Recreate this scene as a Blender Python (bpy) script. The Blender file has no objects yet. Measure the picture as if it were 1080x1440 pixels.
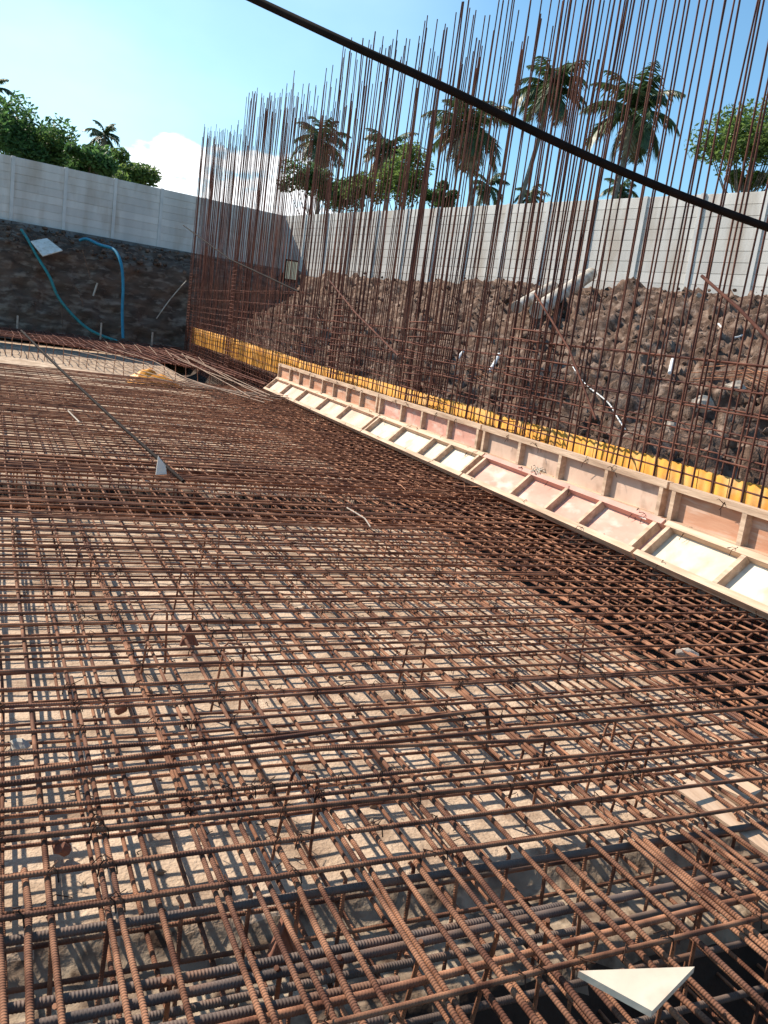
import bpy, math, random
import numpy as np
from mathutils import Vector, Matrix, noise
random.seed(7)
R = math.radians
scn = bpy.context.scene
col = scn.collection

# ------------------------------------------------------------------ camera
F, PITCH, ROLL, YAW, EYE = 1217.0, R(11.2), R(7.7), R(25.6), 1.5
FW = Vector((math.sin(YAW)*math.cos(PITCH), math.cos(YAW)*math.cos(PITCH), -math.sin(PITCH)))
_r = Vector((math.cos(YAW), -math.sin(YAW), 0)); _u = _r.cross(FW)
RT = _r*math.cos(ROLL) + _u*math.sin(ROLL); UP = -_r*math.sin(ROLL) + _u*math.cos(ROLL)
EYEP = Vector((0, 0, EYE))
cd = bpy.data.cameras.new('camera'); co = bpy.data.objects.new('camera', cd); col.objects.link(co)
cd.sensor_fit = 'HORIZONTAL'; cd.sensor_width = 36; cd.lens = 36*F/1080
cd.clip_start = .05; cd.clip_end = 3000
co.matrix_world = Matrix.Translation(EYEP) @ Matrix((RT, UP, -FW)).transposed().to_4x4()
scn.camera = co
def ray(px, py): return (FW*F + RT*(px-540) + UP*(720-py)).normalized()
def atz(px, py, z): d = ray(px, py); return EYEP + d*((z-EYE)/d.z)
def aty(px, py, y): d = ray(px, py); return EYEP + d*(y/d.y)
def atd(px, py, t): d = ray(px, py); return EYEP + d*(t/d.dot(FW))

# ------------------------------------------------------------------ materials
def mat(name, c1, c2, scale=3., rough=.8, bump=0., bscale=None, metal=0., detail=6., island=0., lo=.35, hi=.65, c3=None, s3=1., spec=.3, ribs=0., trans=0., stretch=None):
    m = bpy.data.materials.new(name); m.use_nodes = True
    n = m.node_tree.nodes; l = m.node_tree.links; p = n['Principled BSDF']
    p.inputs['Roughness'].default_value = rough; p.inputs['Metallic'].default_value = metal
    p.inputs['Specular IOR Level'].default_value = spec
    tc = n.new('ShaderNodeTexCoord'); src = tc.outputs['Object']
    if stretch:
        mp = n.new('ShaderNodeMapping'); mp.inputs['Scale'].default_value = stretch
        l.new(src, mp.inputs['Vector']); src = mp.outputs['Vector']
    t = n.new('ShaderNodeTexNoise'); t.inputs['Scale'].default_value = scale; t.inputs['Detail'].default_value = detail
    l.new(src, t.inputs['Vector'])
    r = n.new('ShaderNodeValToRGB'); r.color_ramp.elements[0].position = lo; r.color_ramp.elements[1].position = hi
    r.color_ramp.elements[0].color = (*c1, 1); r.color_ramp.elements[1].color = (*c2, 1)
    l.new(t.outputs['Fac'], r.inputs['Fac']); out = r.outputs['Color']
    if c3:
        t3 = n.new('ShaderNodeTexNoise'); t3.inputs['Scale'].default_value = s3; t3.inputs['Detail'].default_value = 8
        l.new(src, t3.inputs['Vector'])
        r3 = n.new('ShaderNodeValToRGB'); r3.color_ramp.elements[0].position = .5; r3.color_ramp.elements[1].position = .68
        l.new(t3.outputs['Fac'], r3.inputs['Fac'])
        mx = n.new('ShaderNodeMixRGB'); l.new(r3.outputs['Color'], mx.inputs[0]); l.new(out, mx.inputs[1]); mx.inputs[2].default_value = (*c3, 1)
        out = mx.outputs['Color']
    if island:
        g = n.new('ShaderNodeNewGeometry'); mr = n.new('ShaderNodeMapRange')
        mr.inputs[3].default_value = 1-island; mr.inputs[4].default_value = 1+island
        l.new(g.outputs['Random Per Island'], mr.inputs[0])
        mx = n.new('ShaderNodeVectorMath'); mx.operation = 'SCALE'; l.new(out, mx.inputs[0]); l.new(mr.outputs[0], mx.inputs['Scale'])
        out = mx.outputs['Vector']
    l.new(out, p.inputs['Base Color'])
    if bump:
        b = n.new('ShaderNodeBump'); b.inputs['Strength'].default_value = bump; b.inputs['Distance'].default_value = .02
        tb = n.new('ShaderNodeTexNoise'); tb.inputs['Scale'].default_value = bscale or scale*4; tb.inputs['Detail'].default_value = 10
        l.new(src, tb.inputs['Vector']); l.new(tb.outputs['Fac'], b.inputs['Height']); l.new(b.outputs['Normal'], p.inputs['Normal'])
    if ribs:
        uv = n.new('ShaderNodeUVMap'); sx = n.new('ShaderNodeSeparateXYZ'); l.new(uv.outputs['UV'], sx.inputs[0])
        a = n.new('ShaderNodeMath'); a.operation = 'MULTIPLY'; a.inputs[1].default_value = 2*math.pi/.0088; l.new(sx.outputs[0], a.inputs[0])
        s = n.new('ShaderNodeMath'); s.operation = 'SINE'; l.new(a.outputs[0], s.inputs[0])
        b = n.new('ShaderNodeBump'); b.inputs['Strength'].default_value = ribs; b.inputs['Distance'].default_value = .003
        l.new(s.outputs[0], b.inputs['Height']); l.new(b.outputs['Normal'], p.inputs['Normal'])
    if trans:
        o = n['Material Output']; tr = n.new('ShaderNodeBsdfTranslucent'); ms = n.new('ShaderNodeMixShader')
        ms.inputs[0].default_value = trans; l.new(out, tr.inputs['Color'])
        l.new(p.outputs[0], ms.inputs[1]); l.new(tr.outputs[0], ms.inputs[2]); l.new(ms.outputs[0], o.inputs['Surface'])
    return m
M = {}
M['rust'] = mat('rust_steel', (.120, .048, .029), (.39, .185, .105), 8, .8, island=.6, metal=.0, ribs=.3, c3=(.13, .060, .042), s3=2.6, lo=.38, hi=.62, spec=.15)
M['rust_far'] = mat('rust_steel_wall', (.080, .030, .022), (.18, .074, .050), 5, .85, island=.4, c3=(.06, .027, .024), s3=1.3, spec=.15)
M['grey_steel'] = mat('new_grey_steel', (.085, .060, .050), (.17, .115, .090), 9, .7, metal=.0, ribs=.3, c3=(.20, .10, .06), s3=5, spec=.4)
M['wire'] = mat('tie_wire', (.03, .018, .014), (.09, .045, .03), 30, .9, spec=.05)
M['concrete'] = mat('blinding_concrete', (.36, .255, .175), (.60, .455, .335), 2.2, .95, .55, 60, c3=(.29, .20, .14), s3=5.5, lo=.3, hi=.6, spec=.1)
M['rubble'] = mat('trench_lip', (.20, .14, .10), (.46, .36, .26), 6, .95, 1., 18, c3=(.08, .05, .035), s3=9, spec=.1)
M['soil_dark'] = mat('dark_soil', (.030, .021, .016), (.075, .05, .036), 3, .95, .8, 12)  # darker soil for the trench faces
M['cliff'] = mat('cut_soil', (.075, .050, .038), (.15, .10, .075), 2.2, .95, 1., 9, c3=(.24, .18, .14), s3=3.5, spec=.05, stretch=(.6, 1, 1.6))
M['mound'] = mat('dug_soil', (.066, .040, .029), (.175, .112, .082), 4.6, .95, 1., 40, c3=(.29, .21, .165), s3=5.3, spec=.1)
M['clod'] = mat('soil_clod', (.07, .044, .032), (.20, .132, .098), 5, .95, .6, 20, island=.45, spec=.1)
M['ground'] = mat('outer_ground', (.10, .08, .05), (.16, .13, .07), .3, .95)
M['fence'] = mat('precast_concrete', (.55, .52, .485), (.68, .645, .60), 1.4, .85, .15, 25, island=.07, c3=(.48, .42, .36), s3=1.6, stretch=(1, 1, .25))
M['fence_post'] = mat('precast_post', (.54, .53, .51), (.66, .64, .61), 2, .85, .1, 25)
M['footing'] = mat('rough_footing', (.10, .10, .10), (.22, .21, .2), 2, .95, .8, 8)
M['timber'] = mat('raw_timber', (.49, .325, .215), (.67, .485, .345), 3, .8, .3, 9, stretch=(6, .5, 6), c3=(.38, .25, .17), s3=2)
M['ply_pink'] = mat('pink_plywood', (.55, .265, .20), (.66, .36, .28), 2.5, .75, .1, 20, stretch=(1, 1, 3), c3=(.66, .48, .40), s3=4)
M['ply_orange'] = mat('orange_plywood', (.46, .21, .12), (.60, .33, .21), 2.5, .7, .1, 20, stretch=(1, .6, 5), c3=(.60, .42, .32), s3=4)
M['ply_cream'] = mat('cream_plywood', (.58, .47, .35), (.76, .66, .53), 2.6, .7, .1, 20, c3=(.55, .40, .29), s3=5)
M['ply_dull'] = mat('dull_plywood', (.54, .35, .255), (.72, .53, .41), 2.6, .7, .1, 20, c3=(.50, .33, .24), s3=3)
M['ply_beige'] = mat('beige_plywood', (.54, .36, .265), (.70, .50, .385), 2.5, .75, .1, 20, c3=(.44, .29, .21), s3=5)
M['yellow'] = mat('yellow_sheet', (.63, .265, .03), (.74, .345, .05), 3, .7, .15, 16, c3=(.58, .33, .12), s3=4.7, spec=.2)
M['orange_tarp'] = mat('orange_tarp', (.68, .24, .02), (.80, .34, .03), 3, .5, .3, 6)
M['white_board'] = mat('white_board', (.70, .65, .57), (.82, .77, .70), 4, .8, spec=.1, c3=(.6, .52, .43), s3=6)
M['white'] = mat('white_plastic', (.70, .68, .64), (.85, .83, .80), 6, .5)
M['teal'] = mat('teal_hose', (.012, .15, .15), (.025, .22, .22), 6, .4, spec=.5)
M['blue'] = mat('blue_hose', (.01, .17, .28), (.02, .24, .36), 6, .4, spec=.5)
M['black'] = mat('black_rubber', (.010, .006, .005), (.02, .012, .010), 12, .8, spec=.1)
M['pipe'] = mat('weathered_pipe', (.38, .33, .27), (.6, .54, .46), 3, .7, .2, c3=(.26, .2, .15), s3=4)
M['pale_bar'] = mat('painted_sunlit_bar', (.20, .12, .08), (.36, .25, .18), 5, .7)  # sun glint on the far bars, painted in as a paler base colour
M['stone'] = mat('pale_stone', (.34, .28, .23), (.5, .43, .36), 9, .95, .6, 30, spec=.1)
M['brick'] = mat('red_brick', (.20, .085, .055), (.30, .14, .095), 9, .9, .3, 40)
M['lampface'] = mat('lamp_glass', (.78, .72, .45), (.84, .78, .52), 3, .3, spec=.6)
M['bark'] = mat('bark', (.10, .075, .055), (.21, .165, .125), 4, .9, .6, 10)
M['palmbark'] = mat('palm_bark', (.14, .11, .085), (.24, .2, .16), 4, .9, .5, 6)
M['leaf'] = mat('broad_leaf', (.05, .12, .035), (.11, .20, .06), .9, .5, island=.5, trans=.55, spec=.45)
M['leaf_light'] = mat('pale_leaf', (.085, .15, .035), (.17, .24, .065), .9, .5, island=.5, trans=.55, spec=.45)
M['palm'] = mat('palm_leaf', (.042, .078, .026), (.095, .135, .05), .7, .45, island=.4, trans=.3, spec=.5)
M['palm_dry'] = mat('dry_frond', (.20, .15, .085), (.36, .29, .18), 1, .6, island=.3, trans=.2)

# ------------------------------------------------------------------ mesh builder
class MB:
    def __init__(s): s.v = []; s.f = []; s.uv = []; s.mi = []; s.smooth = []
    def add(s, v, f, uv=None, smooth=False, mi=0):
        o = len(s.v); s.v.extend([tuple(p) for p in v])
        for k, q in enumerate(f):
            s.f.append(tuple(i+o for i in q)); s.uv.append(uv[k] if uv else None); s.mi.append(mi); s.smooth.append(smooth)
    def box(s, c, size, ax=None, ay=None, mi=0):
        c = Vector(c); ax = Vector(ax or (1, 0, 0)).normalized()
        ay = Vector(ay or (0, 1, 0)); ay = (ay-ax*ay.dot(ax)).normalized(); az = ax.cross(ay)
        a, b, d = ax*size[0]/2, ay*size[1]/2, az*size[2]/2
        v = [c+a*i+b*j+d*k for i in (-1, 1) for j in (-1, 1) for k in (-1, 1)]
        s.add(v, [(0, 1, 3, 2), (4, 6, 7, 5), (0, 4, 5, 1), (2, 3, 7, 6), (0, 2, 6, 4), (1, 5, 7, 3)], mi=mi)
    def prism(s, poly, d, mi=0):
        n = len(poly); d = Vector(d); a = [Vector(p) for p in poly]; b = [p+d for p in a]
        s.add(a+b, [tuple(range(n))[::-1], tuple(range(n, 2*n))]+[(i, (i+1) % n, n+(i+1) % n, n+i) for i in range(n)], mi=mi)
    def tube(s, pts, r, n=6, ribs=None, cap=True, mi=0, r2=None):
        pts = [Vector(p) for p in pts]
        L = [0.]
        for a, b in zip(pts, pts[1:]): L.append(L[-1]+(b-a).length)
        st = []
        if ribs:
            pitch, amp, lim = ribs; x = 0.
            def P(x):
                for i in range(len(L)-1):
                    if x <= L[i+1]+1e-9: return pts[i].lerp(pts[i+1], (x-L[i])/max(1e-9, L[i+1]-L[i]))
                return pts[-1]
            x = 0.
            while x < L[-1]:
                p = P(x)
                if (p-EYEP).length < lim:
                    for fr, am in ((0, 0), (.55, 0), (.68, amp), (.87, amp)):
                        if x+fr*pitch < L[-1]: st.append((x+fr*pitch, am))
                    x += pitch
                else: st.append((x, 0)); x += .06 if (p-EYEP).length < lim+.2 else .25
            st.append((L[-1], 0))
        else:
            st = [(x, 0) for x in L]; P = None
        # frames
        ps = []
        if ribs: ps = [P(x) for x, _ in st]
        else: ps = pts
        m = len(ps); v = []; ref = None
        for i in range(m):
            t = (ps[min(i+1, m-1)]-ps[max(i-1, 0)]).normalized()
            if ref is None: ref = Vector((0, 0, 1)) if abs(t.z) < .8 else Vector((1, 0, 0))
            a = (ref-t*ref.dot(t)).normalized(); b = t.cross(a); ref = a
            rr = r if r2 is None else r+(r2-r)*i/(m-1)
            for k in range(n):
                th = 2*math.pi*k/n; q = rr*(1+st[i][1]*(1 if k % (n//2) else .45))
                sk = ribs[0]*.45*math.cos(th) if ribs and 0 < i < m-1 else 0
                v.append(ps[i]+a*(q*math.cos(th))+b*(q*math.sin(th))+t*sk)
        f = []; uv = []
        for i in range(m-1):
            for k in range(n):
                k2 = (k+1) % n; f.append((i*n+k, i*n+k2, (i+1)*n+k2, (i+1)*n+k))
                u0, u1 = st[i][0], st[i+1][0]; s0 = .0055*math.cos(2*math.pi*k/n); s1 = .0055*math.cos(2*math.pi*(k+1)/n)
                uv.append(((u0+s0, k/n), (u0+s1, (k+1)/n), (u1+s1, (k+1)/n), (u1+s0, k/n)))
        s.add(v, f, uv, True, mi)
        if cap: s.add(v[:n], [tuple(range(n))[::-1]], mi=mi); s.add(v[-n:], [tuple(range(n))], mi=mi)
    def build(s, name, mats, parent=None):
        off = Vector(parent['_o']) if parent is not None else Vector((0, 0, 0))
        top = parent is None
        me = bpy.data.meshes.new(name)
        vs = np.array(s.v, dtype=float).reshape(-1, 3)
        if top and len(vs):
            off = Vector(((vs[:, 0].min()+vs[:, 0].max())/2, (vs[:, 1].min()+vs[:, 1].max())/2, vs[:, 2].min()))
        me.from_pydata((vs-np.array(off)).tolist(), [], s.f)
        me.polygons.foreach_set('use_smooth', s.smooth); me.polygons.foreach_set('material_index', s.mi)
        if any(u is not None for u in s.uv):
            lay = me.uv_layers.new(name='UVMap'); arr = []
            for q, u in zip(s.f, s.uv):
                arr.extend([c for p in (u or [(0, 0)]*len(q)) for c in p])
            lay.data.foreach_set('uv', arr)
        for mm in (mats if isinstance(mats, (list, tuple)) else [mats]): me.materials.append(mm)
        me.update()
        o = bpy.data.objects.new(name, me); col.objects.link(o)
        if parent is not None: o.parent = parent
        else: o.location = off
        o['_o'] = tuple(off)
        return o
def tag(o, label=None, cat=None, group=None, kind=None):
    if label: o['label'] = label
    if cat: o['category'] = cat
    if group: o['group'] = group
    if kind: o['kind'] = kind
    return o
def thing(name, loc, label, cat, group=None):
    o = bpy.data.objects.new(name, None); o.empty_display_size = .1; col.objects.link(o); o.location = loc; o['_o'] = tuple(loc)
    return tag(o, label, cat, group)
def rnd(a): return random.uniform(-a, a)
def lump(mb, c, r, sq=(1, 1, 1), seed=0., sub=1, mi=0):
    import bmesh
    bm = bmesh.new(); bmesh.ops.create_icosphere(bm, subdivisions=sub, radius=1)
    rot = Matrix.Rotation(seed*3.7, 3, 'Z') @ Matrix.Rotation(seed*1.9, 3, 'X')
    v = []
    for q in bm.verts:
        p = q.co.copy(); k = 1+.45*noise.noise(p*1.3+Vector((seed*13.1, seed*7.7, seed)))
        p = rot @ Vector((p.x*sq[0], p.y*sq[1], p.z*sq[2]))*k*r; v.append(Vector(c)+p)
    f = [tuple(q.index for q in fa.verts) for fa in bm.faces]; bm.free()
    mb.add(v, f, mi=mi, smooth=False)

# ------------------------------------------------------------------ layout
WN = Vector((1, -.062, 0)).normalized(); WD = Vector((.062, 1, 0)).normalized()     # wall normal (away from the slab), wall direction
def wallx(y): return 4.55+.062*y
def wp(d, y, z):                                                                    # point at offset d behind the form's foot
    return Vector((wallx(y), y, z))+WN*d

# ---- pit floor (a height field with the beam trenches cut into it)
def sm(a, b, x):
    t = max(0, min(1, (x-a)/(b-a))); return t*t*(3-2*t)
ZF = -.40
def floor_h(x, y):
    j = .10*noise.noise(Vector((x*1.7, y*1.7, 3)))+.05*noise.noise(Vector((x*5, y*5, 1)))
    d = 0.
    e1 = 2.18+.14*(x>1)*min(1, x-1)*-.6
    d = max(d, (.10*(1-sm(2.34+j*.7, 2.46+j*.7, y))+.75*(1-sm(1.80+j, 2.02+j*.6, y)))*sm(.2, .5, y))
    d = max(d, .55*sm(8.1+j, 8.25+j, y)*(1-sm(9.15+j, 9.3+j, y)))
    d = max(d, .65*sm(wallx(y)-.62+j, wallx(y)-.48+j, x)*(1-sm(wallx(y)+1.0, wallx(y)+1.15, x)))
    if y > 18: d = max(d, .12*sm(19, 20.5, y)); 
    rough = .008*noise.noise(Vector((x*3, y*3, 0)))+.004*noise.noise(Vector((x*11, y*11, 5)))
    if d > .06: rough += .05*noise.noise(Vector((x*6, y*6, 9)))*min(1, d*2)
    return ZF-d+rough, d
xs = [-9+.5*i for i in range(16)]+[-1+.05*i for i in range(160)]+[7+.4*i for i in range(4)]
ys = [-6+.5*i for i in range(13)]+[.25+.05*i for i in range(90)]+[4.75+.1*i for i in range(45)]+[9.3+.3*i for i in range(96)]
mb = MB(); vs = []; dd = []
for y in ys:
    for x in xs:
        h, d = floor_h(x, y); vs.append((x, y, h)); dd.append(d)
nx = len(xs); f0 = []; f1 = []; f2 = []
for i in range(len(ys)-1):
    for k in range(nx-1):
        q = (i*nx+k, i*nx+k+1, (i+1)*nx+k+1, (i+1)*nx+k)
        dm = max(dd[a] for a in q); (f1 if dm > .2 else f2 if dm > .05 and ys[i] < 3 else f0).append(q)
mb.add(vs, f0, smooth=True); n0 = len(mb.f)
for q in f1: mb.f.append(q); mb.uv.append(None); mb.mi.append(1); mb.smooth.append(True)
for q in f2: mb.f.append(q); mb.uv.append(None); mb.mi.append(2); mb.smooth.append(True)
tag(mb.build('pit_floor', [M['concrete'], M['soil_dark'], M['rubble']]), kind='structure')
mb = MB(); mb.add([(-400, -400, -1.6), (400, -400, -1.6), (400, 400, -1.6), (-400, 400, -1.6)], [(0, 1, 2, 3)])
tag(mb.build('ground', M['ground']), kind='structure')

# ---- fence lines
FA = [(-26, 38.6), (.7, 38.75), (12.5, 41.0)]; FB = [(12.5, 41.0), (16.35, 24.9), (18.1, 17.6), (19.6, 9.5), (21, 2)]
FZT, FZB = 6.5, 4.1
def fence_x(y):
    for (x0, y0), (x1, y1) in zip(FB, FB[1:]):
        if y <= y0 and y >= y1: return x0+(x1-x0)*(y-y0)/(y1-y0)
    return FB[0][0] if y > FB[0][1] else FB[-1][0]
def fence_y(x):
    for (x0, y0), (x1, y1) in zip(FA, FA[1:]):
        if x <= x1: return y0+(y1-y0)*(x-x0)/(x1-x0)
    return FA[-1][1]
mb = MB()
mb.add([(-400, 39, 4.0), (12.6, 41.2, 4.0), (12.6, 900, 4.0), (-400, 900, 4.0)], [(0, 1, 2, 3)])
mb.add([(12.6, 41.2, 4.0), (16.45, 24.9, 4.0), (18.2, 17.6, 4.0), (21.2, 2, 4.0), (24, -300, 4.0), (900, -300, 4.0), (900, 900, 4.0), (12.6, 900, 4.0)], [tuple(range(8))])
tag(mb.build('upper_ground', M['ground']), kind='structure')

def fence(name, line, bay, label, side, rows=8):
    x0, y0 = line[0]; root = thing(name, ((line[0][0]+line[-1][0])/2, (line[0][1]+line[-1][1])/2, FZB), label, 'fence')
    P = MB(); pts = []
    for (a, b) in zip(line, line[1:]):
        a = Vector((*a, 0)); b = Vector((*b, 0)); n = max(1, round((b-a).length/bay))
        for k in range(n): pts.append(a.lerp(b, k/n))
    pts.append(Vector((*line[-1], 0)))
    for i, (a, b) in enumerate(zip(pts, pts[1:])):
        d = (b-a).normalized(); nn = Vector((d.y, -d.x, 0))*side
        m = MB(); L = (b-a).length
        for r in range(8-rows, 8):
            z0 = FZB+r*.3; tilt = rnd(.004)
            m.box((a+b)/2+Vector((0, 0, z0+.149))+nn*tilt, (L-.02, .05, .285), d, nn)
            m.box((a+b)/2+Vector((0, 0, z0+.299))+nn*(tilt-.012), (L-.02, .03, .018), d, nn)
        m.build('panel', M['fence'], root)
        q = MB(); q.box(a+nn*.012+Vector((0, 0, (FZB+FZT)/2-(rows-8)*.15)), (.13, .10, FZT-FZB+(rows-8)*.3+.05), d, nn)
        q.build('post', M['fence_post'], root)
    m = MB()
    for (a, b) in zip(line, line[1:]):
        a = Vector((*a, 0)); b = Vector((*b, 0)); d = (b-a).normalized(); nn = Vector((d.y, -d.x, 0))*side
        m.box((a+b)/2+Vector((0, 0, FZB-(rows-8)*.3-.32))+nn*.1, ((b-a).length+.02, .34, .62), d, nn)
    m.build('footing', M['footing'], root)
fence('panel_fence', FA, 2.0, 'shaded grey precast concrete panel fence above the cut soil bank on the left', 1)
fence('panel_fence', FB, 1.85, 'sunlit white precast concrete panel fence behind the soil mound on the right', 1, 11)

# ---- cut bank below the left fence
mb = MB(); vs = []; nr = 46; cx = [-25+.18*i for i in range(205)]
def cliff_prof(x, t):
    fy = fence_y(x); edge = .5*noise.noise(Vector((x*.35, 0, 7)))+.2*noise.noise(Vector((x*1.3, 2, 7)))
    if t < .55:
        k = t/.55; return Vector((x, 36.3+edge*.5+1.1*k, -.35+3.45*k))
    k = (t-.55)/.45; return Vector((x, 37.4+edge*.5*(1-k)+(fy-.1-37.4)*k, 3.1+.95*k**.8))
for x in cx:
    for r in range(nr):
        t = r/(nr-1); p = cliff_prof(x, t)
        q = p*1.6; a = noise.fractal(q, 1., 2., 5)*.22+.12*noise.noise(p*4.)
        if .03 < t < .97: p = p+Vector((.3*a, -a*1.1 if t < .6 else -.2*a, a*.3 if t < .6 else a*.75))
        if .5 < t < .8: p.z += .12*noise.turbulence(p*2.5, 3, False)
        vs.append(p)
mb.add(vs, [(i*nr+k, (i+1)*nr+k, (i+1)*nr+k+1, i*nr+k+1) for i in range(len(cx)-1) for k in range(nr-1)], smooth=True)
tag(mb.build('cut_bank', M['cliff']), kind='structure')

# ---- soil mound between the wall and the right fence
def mound_base(y, t):
    x0 = wallx(y)+1.15; x1 = fence_x(min(y, 40.9))-.15
    if y > 33: x0 += (y-33)*.3
    z = .10+3.72*(t**.80)
    z += .45*math.exp(-((t-.84)/.10)**2)*noise.noise(Vector((0, y*.37, 2)))
    z += .45*noise.noise(Vector((t*4, y*.3, 4)))*math.sin(math.pi*t)
    return Vector((x0+(x1-x0)*t, y, z))
def clod_h(p):
    wv = Vector((noise.noise(p*1.3), noise.noise(p*1.3+Vector((9, 3, 1))), 0))*.35; p = p+wv
    d1 = noise.voronoi(Vector((p.x*1.5+p.y*.8, p.y*2.3-p.x*.5, p.z*1.5)))[0]; d2 = noise.voronoi(Vector((p.x*5.2, p.y*5.2, 1)))[0]
    d3 = noise.voronoi(Vector((p.x*9.5, p.y*9.5, 4)))[0]
    g = .35+1.1*max(0, .5+noise.noise(Vector((p.x*.55, p.y*.55, 8))))
    rg = noise.ridged_multi_fractal(p*3.1+Vector((3, 1, 7)), .9, 2.15, 6, 1., 2.)
    h = g*(.025*(d1[1]-d1[0])+.05*(d2[1]-d2[0])+.055*(d3[1]-d3[0]))+.04*(1.6-rg)+.28*noise.noise(p*.62)
    return h+.22*noise.fractal(p*1.5, .55, 2.1, 6)+.13*noise.noise(p*2.7)+.07*noise.noise(p*8)+.055*noise.noise(p*17)
my = []; y = 1.
while y < 41: my.append(y); y += .065 if y < 15 else (.11 if y < 24 else .2)
NT = 170; vs = []
for y in my:
    for k in range(NT):
        t = k/(NT-1); p = mound_base(y, t); h = clod_h(p)
        e = min(1, t*14)*(1 if t < .97 else .3)
        p = p+Vector((-.45*h, .1*noise.noise(p*3), h))*e; vs.append(p)
mb = MB(); mb.add(vs, [(i*NT+k, i*NT+k+1, (i+1)*NT+k+1, (i+1)*NT+k) for i in range(len(my)-1) for k in range(NT-1)], smooth=True)
mound = tag(mb.build('soil_mound', M['mound']), kind='structure')
MV = vs
def on_mound(px, py):
    d = ray(px, py); t = 5.; best = (9, None)
    while t < 45:
        p = EYEP+d*t; x0 = wallx(p.y)+1.15; x1 = fence_x(p.y)-.15
        if x0 < p.x < x1 and p.z < mound_base(p.y, (p.x-x0)/(x1-x0)).z+.12: return p
        if x0 < p.x < x1:
            g = p.z-mound_base(p.y, (p.x-x0)/(x1-x0)).z
            if g < best[0]: best = (g, p)
        t += .05
    return best[1] if best[1] is not None else EYEP+d*14
mb = MB()
for i in range(9000):
    y = 1.5+(random.random()**1.6)*34; t = random.random(); p = mound_base(y, t); h = clod_h(p)
    r = .012+.10*random.random()**5
    lump(mb, p+Vector((-.45*h, 0, h+.2*r)), r, (1, .8, .65), random.random()*50, 1)
tag(mb.build('soil_clods', M['clod']), 'loose broken clods scattered over the brown soil mound', kind='stuff')

# ------------------------------------------------------------------ rebar
RIB = (.0088, .085, 3.3)
def bar(mb, pts, r, n=8, ribs=True): mb.tube(pts, r, n, RIB if ribs else None)
def wob(a, b, amp=.006, n=6):
    a = Vector(a); b = Vector(b); s = random.random()*99; o = []
    for i in range(n+1):
        p = a.lerp(b, i/n); p = p+Vector((noise.noise(Vector((s, i*.7, 0))), noise.noise(Vector((s, i*.7, 9))), .6*noise.noise(Vector((s, i*.7, 5)))))*amp*2; o.append(p)
    return o
def many(name, items, material, root, limit=98, key=None):
    """items: lists of (points, radius, near) ; the first `limit` as parts, the rest one stuff part"""
    for pts, r, near in items[:limit]:
        m = MB(); bar(m, pts, r, 8 if near else 6, near); m.build(name, material, root)
    if items[limit:]:
        m = MB()
        for pts, r, near in items[limit:]: bar(m, pts, r, 5, False)
        o = m.build(name, material, root); o['kind'] = 'stuff'
def cross_bar(y, z, r, x0=-3.5, x1=None, slope=.0, amp=.006):
    near = y < 3.4
    x1 = wallx(y)+.22 if x1 is None else x1
    a = (x0, y+slope*x0, z); b = (x1, y+slope*x1, z)
    return (wob(a, b, amp, 10), r, near)
def long_bar(x, z, r, y0, y1, amp=.006, dx=0):
    a = Vector((x, y0, z)); b = Vector((x+dx, y1, z))
    n = 12; return (wob(a, b, amp, n), r, y0 < 3.0)
# upper mat ---------------------------------------------------------------
top = thing('rebar_mat', (1.2, 10, 0), 'upper layer of rusty tied floor rebar mesh covering the pit floor', 'rebar mat')
cb = []
RX = .0076; RY = .0076
for ya, sl in ((1.49, .012), (2.015, .005), (2.185, .004), (2.36, -.01), (2.42, .0), (2.51, -.01), (2.85, .004)):
    cb.append(cross_bar(ya, .0, RX*(1.15 if ya == 2.36 else 1), slope=sl))
y = 3.01
while y < 19.4:
    cb.append(cross_bar(y+rnd(.012), rnd(.008)-.002, RX, slope=rnd(.004)+.002, amp=.012))
    if 6.4 < y < 6.8 or 7.6 < y < 8.0: cb.append(cross_bar(y+.085, -.02, .011, slope=rnd(.004), amp=.012))
    if random.random() < .12: cb.append(cross_bar(y+.03, .002, RX, x0=random.uniform(-2, 2), x1=random.uniform(2.5, 4.4), slope=rnd(.004)))
    y += .178
many('cross_bar', cb, M['rust'], top)
lb = []
x = -3.3; i = 0
while x < 5.55:
    y0 = .35 if x < 4.35 else max(.35, (x-.2-4.55)/.062)
    zt = -.024
    if y0 < 19:
        jx = x+rnd(.018)
        lb.append(long_bar(jx, zt+rnd(.004), RY, y0, 19.6+rnd(.15), .012, rnd(.03)))
        if random.random() < .6 and x < 4.3:
            ye = random.choice((2.6, 3.3, 4.6, 7.2))+rnd(.3); lb.append(long_bar(jx+.02+.006*random.random(), zt+.002, RY, .35, ye, .006, rnd(.015)))
        if random.random() < .25 and x < 4.3: lb.append(long_bar(jx-.05-.03*random.random(), zt-.004, .009, .35, 2.4+rnd(.5), .006, rnd(.04)))
    x += .14
near_first = sorted(lb, key=lambda q: (q[0][0]-Vector((1, 1, 0))).length)
many('long_bar', near_first, M['rust'], top)
# support chairs (bent legs)
def chair(mb, p, h, w=.1, ang=.1):
    a = Vector((math.cos(ang), math.sin(ang), 0)); p = Vector(p)
    pts = [p-a*w*.5+Vector((-.03, .02, -h)), p-a*w*.5+Vector((0, 0, -.02)), p-a*w*.35, p+a*w*.35, p+a*w*.5+Vector((0, 0, -.02)), p+a*w*.5+Vector((.02, .03, -h))]
    mb.tube(pts, .0062, 7)
for px, py in [(330, 905), (590, 890), (815, 880), (430, 1085), (755, 1035), (265, 800), (860, 1015), (225, 860), (300, 745), (640, 760), (905, 1035), (560, 730), (120, 770)]:
    m = MB(); chair(m, atz(px, py, .004), .36, .09, rnd(.6)); m.build('support_chair', M['rust'], top)
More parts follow.
